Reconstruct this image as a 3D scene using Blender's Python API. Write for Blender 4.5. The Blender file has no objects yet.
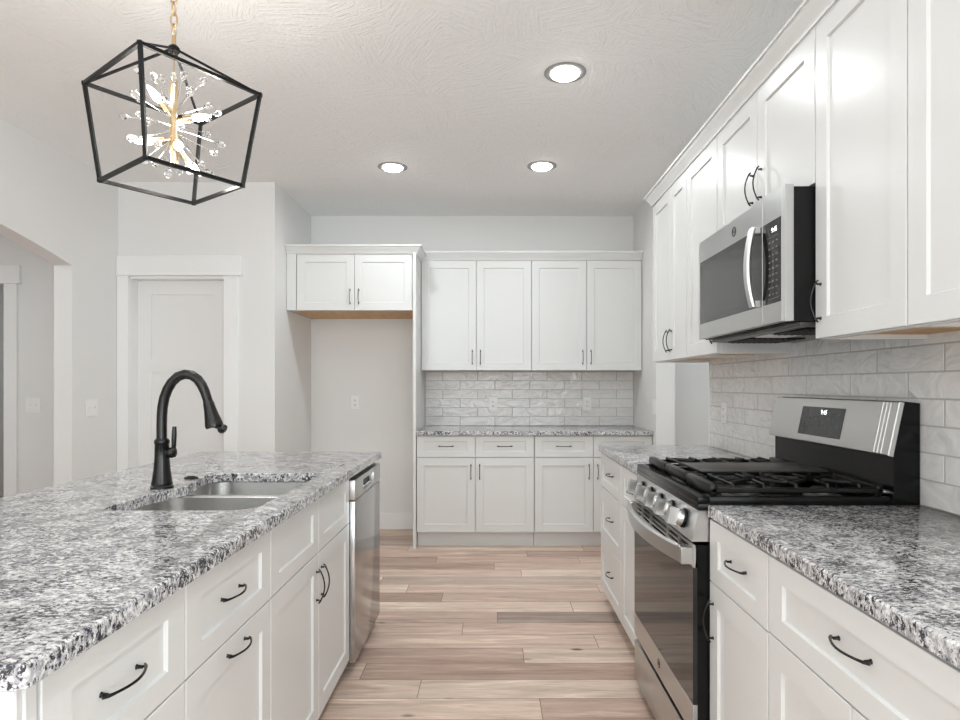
import bpy, bmesh, math, random
from mathutils import Vector, Matrix
random.seed(7)
I = 0.0254                      # all coordinates below are inches
SC = bpy.context.scene
COL = SC.collection

# ------------------------------------------------------------------ camera
cam = bpy.data.objects.new('camera', bpy.data.cameras.new('camera'))
COL.objects.link(cam)
cam.location = (0, 0, 50 * I)
cam.rotation_euler = (math.pi / 2, 0, 0)
cam.data.sensor_fit = 'HORIZONTAL'
cam.data.sensor_width = 36
cam.data.lens = 36 * 620 / 960
cam.data.shift_x = -12.5 / 960
cam.data.shift_y = 25.3 / 960
cam.data.clip_start = 0.02
SC.camera = cam

# ------------------------------------------------------------------ world, daylight, exposure
w = bpy.data.worlds.new('daylight')
SC.world = w
w.use_nodes = True
w.node_tree.nodes['Background'].inputs[0].default_value = (0.93, 0.96, 1.0, 1)
w.node_tree.nodes['Background'].inputs[1].default_value = 0.6
SC.view_settings.view_transform = 'Standard'
SC.view_settings.look = 'None'
SC.view_settings.exposure = 0.17
SC.view_settings.gamma = 1.0
SC.view_settings.use_curve_mapping = False
SC.cycles.use_denoising = True
SC.cycles.max_bounces = 12
SC.cycles.diffuse_bounces = 8
SC.cycles.glossy_bounces = 5
SC.cycles.transmission_bounces = 6
SC.cycles.sample_clamp_indirect = 6

WINDOW_WATTS = 40
CAN_WATTS = 5.8
CAN_SPREAD = 178
HALL_WATTS = 13
SIDE_WATTS = 112
BULB_STRENGTH = 40


def area(name, loc, rot, sx, sy, watts, color=(1, 1, 1), shape='RECTANGLE', spread=math.pi, parent=None):
    d = bpy.data.lights.new(name, 'AREA')
    d.shape = shape
    d.size = sx * I
    if shape in ('RECTANGLE', 'ELLIPSE'):
        d.size_y = sy * I
    d.energy = watts
    d.color = color
    d.spread = spread
    o = bpy.data.objects.new(name, d)
    COL.objects.link(o)
    o.rotation_euler = rot
    if parent is not None:
        o.parent = parent
        o.location = Vector(loc) * I - parent.location
    else:
        o.location = Vector(loc) * I
    return o


# fill lights added at two unseen rear windows, tilted up to brighten the ceiling
area('window_daylight', (-70, -147, 55), (math.radians(120), 0, 0), 56, 76, WINDOW_WATTS, (0.90, 0.972, 1.0))
area('window_daylight', (10, -147, 55), (math.radians(120), 0, 0), 56, 76, WINDOW_WATTS, (0.90, 0.972, 1.0))
area('window_daylight', (48.5, -78, 54), (0, math.radians(120), 0), 78, 90, SIDE_WATTS, (0.90, 0.972, 1.0))  # unseen side window light, added to brighten the left wall and island fronts


# ------------------------------------------------------------------ materials
class NT:
    def __init__(self, name):
        self.m = bpy.data.materials.new(name)
        self.m.use_nodes = True
        self.t = self.m.node_tree
        self.b = self.t.nodes['Principled BSDF']

    def n(self, kind, **kw):
        x = self.t.nodes.new(kind)
        for k, v in kw.items():
            setattr(x, k, v)
        return x

    def l(self, a, b):
        self.t.links.new(a, b)

    def math(self, op, a, b=None, c=None):
        x = self.n('ShaderNodeMath', operation=op)
        for i, v in enumerate((a, b, c)):
            if v is None:
                continue
            if isinstance(v, (int, float)):
                x.inputs[i].default_value = v
            else:
                self.l(v, x.inputs[i])
        return x.outputs[0]

    def pos(self):
        return self.n('ShaderNodeNewGeometry').outputs['Position']

    def scale(self, vec, s):
        x = self.n('ShaderNodeVectorMath', operation='MULTIPLY')
        self.l(vec, x.inputs[0])
        x.inputs[1].default_value = s
        return x.outputs[0]

    def noise(self, vec, scale, detail=3, rough=0.5, dist=0.0):
        x = self.n('ShaderNodeTexNoise')
        x.inputs['Scale'].default_value = scale
        x.inputs['Detail'].default_value = detail
        x.inputs['Roughness'].default_value = rough
        x.inputs['Distortion'].default_value = dist
        self.l(vec, x.inputs['Vector'])
        return x.outputs['Fac']

    def ramp(self, fac, stops, interp='LINEAR'):
        x = self.n('ShaderNodeValToRGB')
        r = x.color_ramp
        r.interpolation = interp
        while len(r.elements) < len(stops):
            r.elements.new(0.5)
        for e, (p, c) in zip(r.elements, stops):
            e.position = p
            e.color = (*c, 1) if len(c) == 3 else c
        self.l(fac, x.inputs['Fac'])
        return x.outputs['Color']

    def mix(self, fac, a, b, mode='MIX'):
        x = self.n('ShaderNodeMix', data_type='RGBA', blend_type=mode)
        for i, v in ((0, fac), (6, a), (7, b)):
            if isinstance(v, (int, float)):
                x.inputs[i].default_value = v
            elif isinstance(v, tuple):
                x.inputs[i].default_value = (*v, 1)
            else:
                self.l(v, x.inputs[i])
        return x.outputs[2]

    def bump(self, h, strength, dist=0.01):
        x = self.n('ShaderNodeBump')
        x.inputs['Strength'].default_value = strength
        x.inputs['Distance'].default_value = dist
        self.l(h, x.inputs['Height'])
        self.l(x.outputs[0], self.b.inputs['Normal'])


def simple(name, col, rough=0.5, metal=0.0, **kw):
    k = NT(name)
    k.b.inputs['Base Color'].default_value = (*col, 1)
    k.b.inputs['Roughness'].default_value = rough
    k.b.inputs['Metallic'].default_value = metal
    for a, v in kw.items():
        k.b.inputs[a.replace('_', ' ')].default_value = v
    return k.m


def painted(name, col, rough, nscale=300, strength=0.03):
    k = NT(name)
    k.b.inputs['Base Color'].default_value = (*col, 1)
    k.b.inputs['Roughness'].default_value = rough
    k.b.inputs['Specular IOR Level'].default_value = 0.32
    k.bump(k.noise(k.pos(), nscale, 2), strength, 0.002)
    return k.m


def glow(name, col, strength):
    k = NT(name)
    k.b.inputs['Base Color'].default_value = (*col, 1)
    k.b.inputs['Emission Color'].default_value = (*col, 1)
    k.b.inputs['Emission Strength'].default_value = strength
    return k.m


def ceiling_mat():
    k = NT('stippled_ceiling_paint')
    k.b.inputs['Base Color'].default_value = (0.91, 0.912, 0.91, 1)
    k.b.inputs['Roughness'].default_value = 0.75
    p = k.pos()
    v = k.n('ShaderNodeTexVoronoi', feature='F1')
    v.inputs['Scale'].default_value = 4.5
    k.l(p, v.inputs['Vector'])
    # each brush slap: fine bristle ridges in a random direction
    sep = k.n('ShaderNodeSeparateColor')
    k.l(v.outputs['Color'], sep.inputs[0])
    ang = k.math('MULTIPLY', sep.outputs[0], 6.28)
    rot = k.n('ShaderNodeVectorRotate', rotation_type='Z_AXIS')
    k.l(p, rot.inputs['Vector'])
    k.l(ang, rot.inputs['Angle'])
    h = k.noise(k.scale(rot.outputs[0], (9, 75, 1)), 1.0, 3, 0.6, 0.6)
    h2 = k.noise(p, 60, 3)
    hh = k.math('ADD', h, k.math('MULTIPLY', h2, 0.35))
    k.bump(hh, 0.65, 0.014)
    return k.m


def granite_mat():
    k = NT('speckled_granite')
    p = k.pos()
    warp = k.n('ShaderNodeVectorMath', operation='ADD')
    nz = k.n('ShaderNodeTexNoise')
    nz.inputs['Scale'].default_value = 22
    nz.inputs['Detail'].default_value = 2
    k.l(p, nz.inputs['Vector'])
    k.l(p, warp.inputs[0])
    k.l(k.scale(nz.outputs['Color'], (0.012, 0.012, 0.012)), warp.inputs[1])
    pw = warp.outputs[0]
    cloud = k.noise(pw, 16, 4, 0.6)
    base = k.ramp(k.noise(pw, 80, 4, 0.68), [(0.30, (0.34, 0.34, 0.35)), (0.42, (0.58, 0.575, 0.575)), (0.54, (0.74, 0.735, 0.73)), (0.70, (0.86, 0.855, 0.85))])
    tan = k.ramp(k.noise(pw, 34, 3, 0.6), [(0.54, (0, 0, 0)), (0.66, (1, 1, 1))])
    base = k.mix(k.math('MULTIPLY', tan, 0.25), base, (0.40, 0.33, 0.30))
    grey = k.ramp(k.noise(k.scale(pw, (1, 1.5, 1)), 70, 4, 0.7), [(0.48, (0, 0, 0)), (0.58, (1, 1, 1))])
    base = k.mix(k.math('MULTIPLY', grey, 0.55), base, (0.13, 0.14, 0.18))
    dk_n = k.math('ADD', k.noise(k.scale(pw, (1, 1.4, 1)), 88, 5, 0.76), k.math('MULTIPLY', k.math('SUBTRACT', cloud, 0.5), 0.35))
    dark = k.ramp(dk_n, [(0.524, (0, 0, 0)), (0.547, (1, 1, 1))])
    blot = k.ramp(k.noise(k.scale(pw, (1, 1.3, 1)), 31, 5, 0.72), [(0.515, (0, 0, 0)), (0.58, (1, 1, 1))])
    base = k.mix(k.math('MULTIPLY', blot, 0.50), base, (0.085, 0.088, 0.115))
    base = k.mix(k.math('MULTIPLY', dark, 0.95), base, (0.018, 0.018, 0.026))
    k.l(base, k.b.inputs['Base Color'])
    k.b.inputs['Roughness'].default_value = 0.12
    k.b.inputs['Specular IOR Level'].default_value = 0.5
    return k.m


def floor_mat():
    k = NT('oak_plank_floor')
    p = k.pos()
    s = k.n('ShaderNodeSeparateXYZ')
    k.l(p, s.inputs[0])
    x, y = s.outputs[0], s.outputs[1]
    W = 6.3 * I
    yw = k.math('DIVIDE', k.math('ADD', y, 0.045), W)
    row = k.math('FLOOR', yw)
    wn = k.n('ShaderNodeTexWhiteNoise', noise_dimensions='1D')
    k.l(row, wn.inputs['W'])
    ln = k.math('ADD', k.math('MULTIPLY', wn.outputs['Value'], 0.7), 0.9)
    wn2 = k.n('ShaderNodeTexWhiteNoise', noise_dimensions='1D')
    k.l(k.math('ADD', row, 31.7), wn2.inputs['W'])
    xs = k.math('ADD', k.math('DIVIDE', x, ln), k.math('MULTIPLY', wn2.outputs['Value'], 9.0))
    col = k.math('FLOOR', xs)
    cv = k.n('ShaderNodeCombineXYZ')
    k.l(row, cv.inputs[0])
    k.l(col, cv.inputs[1])
    idn = k.n('ShaderNodeTexWhiteNoise', noise_dimensions='2D')
    k.l(cv.outputs[0], idn.inputs['Vector'])
    pid = idn.outputs['Value']
    fy = k.math('FRACT', yw)
    fx = k.math('FRACT', xs)
    ey = k.math('MULTIPLY', k.math('MINIMUM', fy, k.math('SUBTRACT', 1, fy)), W)
    ex = k.math('MULTIPLY', k.math('MINIMUM', fx, k.math('SUBTRACT', 1, fx)), ln)
    edge = k.math('MINIMUM', ey, ex)
    seam = k.n('ShaderNodeMapRange')
    seam.inputs['From Min'].default_value = 0.0006
    seam.inputs['From Max'].default_value = 0.0022
    k.l(edge, seam.inputs['Value'])
    g = k.n('ShaderNodeCombineXYZ')
    k.l(k.math('ADD', k.math('MULTIPLY', x, 1.6), k.math('MULTIPLY', pid, 40)), g.inputs[0])
    k.l(k.math('MULTIPLY', y, 18), g.inputs[1])
    k.l(k.math('MULTIPLY', pid, 17), g.inputs[2])
    grain = k.noise(g.outputs[0], 1.0, 5, 0.55, 0.9)
    g2 = k.n('ShaderNodeCombineXYZ')
    k.l(k.math('ADD', k.math('MULTIPLY', x, 8), k.math('MULTIPLY', pid, 90)), g2.inputs[0])
    k.l(k.math('MULTIPLY', y, 140), g2.inputs[1])
    fine = k.noise(g2.outputs[0], 1.0, 4, 0.65)
    tone = k.ramp(pid, [(0.0, (0.44, 0.305, 0.245)), (0.25, (0.645, 0.475, 0.39)), (0.55, (0.72, 0.56, 0.46)), (0.8, (0.77, 0.62, 0.515)), (1.0, (0.40, 0.305, 0.26))])
    streak = k.ramp(grain, [(0.28, (0.68, 0.655, 0.645)), (0.48, (0.93, 0.93, 0.93)), (0.60, (1.02, 1.03, 1.04)), (0.66, (1.22, 1.28, 1.30)), (0.72, (1.08, 1.09, 1.10))])
    c = k.mix(1.0, tone, streak, 'MULTIPLY')
    fr = k.ramp(fine, [(0.3, (0.80, 0.785, 0.77)), (0.6, (1.06, 1.06, 1.06))])
    c = k.mix(1.0, c, fr, 'MULTIPLY')
    # knots
    kv = k.n('ShaderNodeTexVoronoi', feature='F1')
    kv.inputs['Scale'].default_value = 1.0
    k.l(k.scale(p, (2.1, 5.2, 0)), kv.inputs['Vector'])
    knot = k.n('ShaderNodeMapRange')
    knot.inputs['From Min'].default_value = 0.035
    knot.inputs['From Max'].default_value = 0.085
    k.l(k.math('ADD', kv.outputs['Distance'], k.math('MULTIPLY', k.math('SUBTRACT', fine, 0.5), 0.05)), knot.inputs['Value'])
    c = k.mix(knot.outputs[0], (0.16, 0.105, 0.08), c)
    c = k.mix(seam.outputs[0], (0.17, 0.115, 0.085), c)
    k.l(c, k.b.inputs['Base Color'])
    k.b.inputs['Roughness'].default_value = 0.42
    k.b.inputs['Specular IOR Level'].default_value = 0.35
    k.bump(k.math('ADD', seam.outputs[0], k.math('MULTIPLY', fine, 0.12)), 0.25, 0.002)
    return k.m


def tile_mat():
    k = NT('glazed_wavy_tile')
    p = k.pos()
    gi = k.n('ShaderNodeNewGeometry')
    rnd = gi.outputs['Random Per Island']
    off = k.n('ShaderNodeCombineXYZ')
    for i in range(3):
        k.l(k.math('MULTIPLY', rnd, 11.0 + 7 * i), off.inputs[i])
    ad = k.n('ShaderNodeVectorMath', operation='ADD')
    k.l(k.scale(p, (1, 1, 1.6)), ad.inputs[0])
    k.l(off.outputs[0], ad.inputs[1])
    nz = k.noise(ad.outputs[0], 5.5, 2, 0.5, 2.2)
    tone = k.ramp(rnd, [(0, (0.74, 0.737, 0.73)), (1, (0.77, 0.767, 0.76))])
    swirl_sheen = k.ramp(nz, [(0.40, (0.97, 0.97, 0.97)), (0.5, (1.04, 1.04, 1.04)), (0.56, (1, 1, 1))])  # pale swirls in the colour stand in for reflections off the wavy glaze
    k.l(k.mix(1.0, tone, swirl_sheen, 'MULTIPLY'), k.b.inputs['Base Color'])
    k.b.inputs['Roughness'].default_value = 0.12
    k.bump(nz, 0.5, 0.022)
    return k.m


def steel_mat(name, col, rough, axis):
    k = NT(name)
    k.b.inputs['Base Color'].default_value = (*col, 1)
    k.b.inputs['Metallic'].default_value = 1.0
    k.b.inputs['Roughness'].default_value = rough
    k.b.inputs['Anisotropic'].default_value = 0.3
    return k.m


def wood_mat():
    k = NT('raw_wood_underside')
    nz = k.noise(k.scale(k.pos(), (22, 5, 22)), 1.0, 4, 0.6, 1.0)
    k.l(k.ramp(nz, [(0.3, (0.52, 0.31, 0.14)), (0.7, (0.68, 0.44, 0.22))]), k.b.inputs['Base Color'])
    k.b.inputs['Roughness'].default_value = 0.6
    return k.m


M = dict(
    wall=painted('light_grey_wall_paint', (0.77, 0.77, 0.763), 0.7),
    trim=painted('white_trim_paint', (0.84, 0.842, 0.838), 0.45),
    door=painted('white_door_paint', (0.80, 0.80, 0.795), 0.4),
    cab=painted('white_cabinet_lacquer', (0.70, 0.705, 0.698), 0.27, 120, 0.015),
    plate=simple('white_plastic', (0.84, 0.837, 0.83), 0.35),
    ring=simple('grey_trim_ring', (0.30, 0.30, 0.295), 0.5),
    slot=simple('dark_slot', (0.03, 0.03, 0.03), 0.6),
    ceiling=ceiling_mat(), granite=granite_mat(), floor=floor_mat(), tile=tile_mat(),
    grout=simple('grey_grout', (0.47, 0.467, 0.46), 0.9),
    steel=steel_mat('brushed_steel', (0.54, 0.54, 0.535), 0.30, 1),
    steelv=steel_mat('brushed_steel_upright', (0.60, 0.60, 0.595), 0.34, 2),
    steel_dw=steel_mat('polished_steel_panel', (0.48, 0.48, 0.48), 0.17, 1),
    steel_sink=steel_mat('satin_sink_steel', (0.66, 0.655, 0.64), 0.26, 0),
    chrome=simple('chrome', (0.78, 0.78, 0.77), 0.12, 1.0),
    black=simple('black_enamel', (0.005, 0.005, 0.005), 0.2, Specular_IOR_Level=0.2),
    blackm=simple('black_satin_plastic', (0.010, 0.010, 0.010), 0.40, Specular_IOR_Level=0.15),
    glass_black=simple('black_glass', (0.012, 0.012, 0.012), 0.06, Specular_IOR_Level=0.5),
    glass_oven=simple('dark_oven_glass', (0.02, 0.02, 0.02), 0.06, Specular_IOR_Level=0.4),
    iron=simple('cast_iron', (0.006, 0.006, 0.006), 0.33, Specular_IOR_Level=0.3),
    griddle=simple('griddle_grey', (0.05, 0.049, 0.047), 0.42, 0.2),
    bronze=simple('dark_bronze', (0.011, 0.0105, 0.010), 0.22, 0.2, Specular_IOR_Level=0.45),
    frame=simple('black_frame_metal', (0.006, 0.006, 0.006), 0.4, 0.0, Specular_IOR_Level=0.2),
    brass=simple('satin_brass', (0.62, 0.46, 0.27), 0.28, 1.0),
    wire=simple('silver_wire', (0.85, 0.85, 0.84), 0.15, 1.0),
    crystal=simple('clear_crystal', (1, 1, 1), 0.02, Transmission_Weight=1.0, IOR=1.55),
    bulb=glow('lit_bulb', (1.0, 0.95, 0.88), BULB_STRENGTH),
    lens=glow('lit_lens', (1.0, 0.99, 0.97), 18.0),
    digits=glow('lit_digits', (0.95, 1.0, 1.0), 2.2),
    print=simple('grey_print', (0.13, 0.13, 0.13), 0.5),
    wood=wood_mat(),
    toe=simple('toe_painted_shade', (0.09, 0.062, 0.045), 0.6),  # brown darkened to stand in for the shade in the toe space
    satin=simple('satin_steel', (0.62, 0.62, 0.61), 0.42, 1.0),
    vent=simple('grey_filter_metal', (0.14, 0.14, 0.138), 0.35, 0.7),
)


# ------------------------------------------------------------------ mesh helpers (inches)
class MB:
    def __init__(self):
        self.bm = bmesh.new()

    def box(self, x0, x1, y0, y1, z0, z1, b=0.0, seg=1):
        r = bmesh.ops.create_cube(self.bm, size=1.0)
        vs = r['verts']
        for v in vs:
            v.co = Vector(((x0 + x1) / 2 + v.co.x * (x1 - x0), (y0 + y1) / 2 + v.co.y * (y1 - y0), (z0 + z1) / 2 + v.co.z * (z1 - z0)))
        if b > 0:
            es = list({e for v in vs for e in v.link_edges})
            bmesh.ops.bevel(self.bm, geom=es, offset=b, segments=seg, profile=0.5, affect='EDGES')
        return self

    def loops(self, loops, cap0=True, cap1=True, closed=True):
        L = [[self.bm.verts.new(Vector(p)) for p in lp] for lp in loops]
        n = len(L[0])
        for a, b in zip(L, L[1:]):
            for i in range(n if closed else n - 1):
                j = (i + 1) % n
                self.bm.faces.new((a[i], a[j], b[j], b[i]))
        if cap0:
            self.bm.faces.new(list(reversed(L[0])))
        if cap1:
            self.bm.faces.new(L[-1])
        return self

    def tube(self, pts, rad, seg=10, caps=True):
        pts = [Vector(p) for p in pts]
        if not isinstance(rad, (list, tuple)):
            rad = [rad] * len(pts)
        t0 = (pts[1] - pts[0]).normalized()
        up = Vector((0, 0, 1)) if abs(t0.z) < 0.9 else Vector((1, 0, 0))
        nrm = t0.cross(up).normalized()
        lps = []
        for i, p in enumerate(pts):
            if i == 0:
                t = (pts[1] - pts[0]).normalized()
            elif i == len(pts) - 1:
                t = (pts[-1] - pts[-2]).normalized()
            else:
                t = ((pts[i + 1] - p).normalized() + (p - pts[i - 1]).normalized()).normalized()
            nrm = (nrm - t * nrm.dot(t)).normalized()
            bn = t.cross(nrm)
            lps.append([p + (nrm * math.cos(a) + bn * math.sin(a)) * rad[i] for a in (2 * math.pi * k / seg for k in range(seg))])
        return self.loops(lps, caps, caps)

    def cyl(self, p0, p1, r0, r1=None, seg=20):
        return self.tube([p0, p1], [r0, r0 if r1 is None else r1], seg)

    def bar(self, p0, p1, wd):
        """square bar between two points"""
        p0, p1 = Vector(p0), Vector(p1)
        t = (p1 - p0).normalized()
        up = Vector((0, 0, 1)) if abs(t.z) < 0.95 else Vector((1, 0, 0))
        a = t.cross(up).normalized() * wd / 2
        b = t.cross(a).normalized() * wd / 2
        return self.loops([[p + a + b, p - a + b, p - a - b, p + a - b] for p in (p0, p1)])

    def lathe(self, prof, o, axis=(0, 0, 1), seg=24, cap0=True, cap1=True):
        o, ax = Vector(o), Vector(axis).normalized()
        u = ax.cross(Vector((1, 0, 0)) if abs(ax.x) < 0.9 else Vector((0, 1, 0))).normalized()
        v = ax.cross(u)
        return self.loops([[o + ax * h + (u * math.cos(a) + v * math.sin(a)) * r for a in (2 * math.pi * k / seg for k in range(seg))] for r, h in prof], cap0, cap1)

    def prism(self, poly, fn, a, b):
        """extrude a 2-D outline: fn(u, v, t) gives the 3-D point"""
        lo = [self.bm.verts.new(Vector(fn(u, v, a))) for u, v in poly]
        hi = [self.bm.verts.new(Vector(fn(u, v, b))) for u, v in poly]
        n = len(poly)
        fs = [self.bm.faces.new(lo), self.bm.faces.new(list(reversed(hi)))]
        for i in range(n):
            self.bm.faces.new((lo[i], lo[(i + 1) % n], hi[(i + 1) % n], hi[i]))
        for f in fs:
            f.normal_update()
        bmesh.ops.triangulate(self.bm, faces=fs, ngon_method='EAR_CLIP')
        return self

    def shaker(self, F, u0, u1, v0, v1, st=2.4, rl=2.4, t=0.75, rec=0.32):
        """framed door: F(u, v, w) -> point, w outward from the back of the door"""
        c = 0.06

        def lp(i, w, j=None):
            j = i if j is None else j
            return [F(u0 + i, v0 + j, w), F(u1 - i, v0 + j, w), F(u1 - i, v1 - j, w), F(u0 + i, v1 - j, w)]
        return self.loops([lp(0, 0), lp(0, t - c), lp(c, t), lp(st, t, rl), lp(st + 0.10, t - rec, rl + 0.10)])

    def slab(self, F, u0, u1, v0, v1, w0, w1, c=0.05):
        def lp(i, w):
            return [F(u0 + i, v0 + i, w), F(u1 - i, v0 + i, w), F(u1 - i, v1 - i, w), F(u0 + i, v1 - i, w)]
        return self.loops([lp(c, w0), lp(0, w0 + c), lp(0, w1 - c), lp(c, w1)])

    def build(self, name, mat, parent=None, flat=False):
        bmesh.ops.recalc_face_normals(self.bm, faces=self.bm.faces)
        if parent is not None:
            org = parent.matrix_world_inch
        else:
            xs = [v.co for v in self.bm.verts]
            org = Vector(((min(p.x for p in xs) + max(p.x for p in xs)) / 2, (min(p.y for p in xs) + max(p.y for p in xs)) / 2, min(p.z for p in xs)))
        for v in self.bm.verts:
            v.co = (v.co - org) * I
        me = bpy.data.meshes.new(name)
        self.bm.to_mesh(me)
        self.bm.free()
        if not flat:
            for p in me.polygons:
                p.use_smooth = True
            me.set_sharp_from_angle(angle=math.radians(38))
        me.materials.append(M[mat] if isinstance(mat, str) else mat)
        o = bpy.data.objects.new(name, me)
        COL.objects.link(o)
        if parent is not None:
            ORG[o.name] = org
            o.parent = parent.o
            o.location = (0, 0, 0)
        else:
            ORG[o.name] = org
            o.location = org * I
        return Node(o, org)


ORG = {}


class Node:
    """an object together with the world point (inches) its mesh coordinates start from"""
    def __init__(self, o, org, is_empty=False):
        self.o, self.matrix_world_inch, self.is_empty = o, Vector(org), is_empty


def thing(name, label, cat, base, group=None):
    o = bpy.data.objects.new(name, None)
    o.empty_display_size = 0.05
    COL.objects.link(o)
    o.location = Vector(base) * I
    o['label'] = label
    o['category'] = cat
    if group:
        o['group'] = group
    return Node(o, base, True)


def tag(nd, label, cat, group=None):
    nd.o['label'] = label
    nd.o['category'] = cat
    if group:
        nd.o['group'] = group
    return nd


def struct(nd):
    nd.o['kind'] = 'structure'
    return nd


def text_mesh(body, size, F, uc, vc, w, name, mat, parent, extrude=0.01, mirror=False):
    """raised lettering: flat outline of the words placed on face F, centred at (uc, vc)"""
    cu = bpy.data.curves.new('lettering', 'FONT')
    cu.body = body
    cu.size = size
    cu.align_x = 'CENTER'
    cu.align_y = 'CENTER'
    cu.extrude = extrude
    tmp = bpy.data.objects.new('lettering', cu)
    COL.objects.link(tmp)
    dg = bpy.context.evaluated_depsgraph_get()
    me = bpy.data.meshes.new_from_object(tmp.evaluated_get(dg))
    bpy.data.objects.remove(tmp)
    mb = MB()
    mb.bm.from_mesh(me)
    for v in mb.bm.verts:
        s = -1 if mirror else 1
        v.co = Vector(F(uc + s * v.co.x, vc + v.co.y, w + v.co.z))
    bpy.data.meshes.remove(me)
    return mb.build(name, mat, parent, flat=True)


def rounded(x0, x1, y0, y1, r, z, seg=5):
    if not isinstance(r, (list, tuple)):
        r = [r] * 4
    pts = []
    for (cx, cy, a0, rr) in ((x0 + r[0], y0 + r[0], 180, r[0]), (x1 - r[1], y0 + r[1], 270, r[1]), (x1 - r[2], y1 - r[2], 0, r[2]), (x0 + r[3], y1 - r[3], 90, r[3])):
        for k in range(seg + 1):
            a = math.radians(a0 + 90 * k / seg)
            pts.append((cx + rr * math.cos(a), cy + rr * math.sin(a), z))
    return pts


# cabinet faces
XR, XI, YB = 26.05, -25.15, 190.75     # back plane of the doors


def FR(u, v, w):      # right run, doors look towards -x
    return (XR - w, u, v)


def FI(u, v, w):      # island, doors look towards +x
    return (XI + w, u, v)


def FB(u, v, w):      # back run
    return (u, YB - w, v)


def FRU(u, v, w):     # right wall cabinets
    return (38.25 - w, u, v)


def FBU(u, v, w):     # back wall cabinets
    return (u, 203.75 - w, v)


def pull(F, uc, vc, parent, w, vertical=False, L=4.8):
    """bow handle on two feet"""
    h = L / 2
    mb = MB()

    def P(s, d):
        return F(uc, vc + s, w + d) if vertical else F(uc + s, vc, w + d)
    a = h - 0.45
    for s in (-a, a):
        mb.tube([P(s, 0.0), P(s, 0.12), P(s, 0.45)], [0.20, 0.14, 0.12], 10)
    pts, rad = [], []
    for k in range(17):
        s = -1 + 2 * k / 16
        d = 0.36 + 0.80 * math.cos(s * math.pi / 2) ** 0.8 if abs(s) < 0.999 else 0.34
        pts.append(P(s * h, d))
        rad.append(0.10 + 0.05 * max(0, abs(s) - 0.7) / 0.3 if abs(s) < 0.95 else 0.10)
    mb.tube(pts, rad, 8)
    return mb.build('handle', 'bronze', parent)


def door(F, u0, u1, v0, v1, parent, hu=None, hv=None, vertical=True, name='door', st=2.4, rl=2.4):
    d = MB().shaker(F, u0, u1, v0, v1, st, rl).build(name, 'cab', parent)
    if hu is not None:
        on_rail = (hu - u0 < st) or (u1 - hu < st) or (hv - v0 < rl) or (v1 - hv < rl)
        pull(F, hu, hv, d, 0.75 if on_rail else 0.43, vertical)
    return d


def crown(path, z0, sign, parent, name='crown_molding', h=2.7, proj=1.7):
    """swept profile along a plan polyline; sign picks the outward side"""
    prof = [(0, 0), (0.28, 0), (0.34, 0.35), (0.5, 0.55), (0.95, 1.35), (1.35, 1.75), (1.42, 2.0), (proj, 2.05), (proj, h), (0, h)]
    P = [Vector((x, y)) for x, y in path]
    lps = []
    for i, p in enumerate(P):
        ns = []
        if i > 0:
            d = (p - P[i - 1]).normalized()
            ns.append(Vector((d.y, -d.x)) * sign)
        if i < len(P) - 1:
            d = (P[i + 1] - p).normalized()
            ns.append(Vector((d.y, -d.x)) * sign)
        if len(ns) == 2:
            m = (ns[0] + ns[1])
            m = m / m.dot(ns[0])
        else:
            m = ns[0]
        lps.append([(p.x + m.x * a, p.y + m.y * a, z0 + b) for a, b in prof])
    return MB().loops(lps).build(name, 'cab', parent)


# ------------------------------------------------------------------ room shell
CZ = 109.0
struct(MB().box(-225, 115, -155, 305, -2, 0).build('floor', 'floor'))
struct(MB().box(-225, 115, -155, 305, CZ, CZ + 4).build('ceiling', 'ceiling'))


def YZ(u, v, t):
    return (t, u, v)


def XZ(u, v, t):
    return (u, t, v)


# left wall with its wide flat arch
arch = [(30, 0), (30, 81)]
for k in range(1, 40):
    y = 30 + 130.3 * k / 40
    s = (y - 95.15) / 65.15
    arch.append((y, 81 + 8.0 * (1 - s * s)))
arch += [(160.3, 81), (160.3, 0)]
struct(MB().prism([(-150, 0)] + arch + [(194, 0), (194, CZ), (-150, CZ)], YZ, -113.4, -108.7).build('wall_left', 'wall', flat=True))
# pantry wall with door opening
struct(MB().prism([(-108.7, 0), (-105.9, 0), (-105.9, 81.7), (-77.1, 81.7), (-77.1, 0), (-63.2, 0), (-63.2, CZ), (-108.7, CZ)], XZ, 180, 184.7).build('wall_pantry', 'wall', flat=True))
struct(MB().box(-67.9, -63.2, 184.7, 216, 0, CZ).build('wall_alcove', 'wall'))
struct(MB().box(-113, 54.75, 216, 220.5, 0, CZ).build('wall_back', 'wall'))
rw = MB()
for a, b, c, d in ((-32, 144.5, 0, CZ), (-150, -124, 0, CZ), (-124, -32, 0, 14), (-124, -32, 94, CZ)):
    rw.box(50.4, 54.75, a, b, c, d)
struct(rw.build('wall_right', 'wall'))
wf = MB()
for a, b, c, d in ((-124, -122, 14, 94), (-34, -32, 14, 94), (-122, -34, 14, 16), (-122, -34, 92, 94), (-79, -77, 16, 92)):
    wf.box(51.5, 53.5, a, b, c, d)
struct(wf.build('window_3', 'trim'))  # unseen window, added in the right wall to light the left wall
struct(MB().prism([(186, 0), (216, 0), (216, CZ), (144.5, CZ), (144.5, 82), (186, 82)], YZ, 49.1, 54.75).build('wall_nook', 'wall', flat=True))
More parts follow.
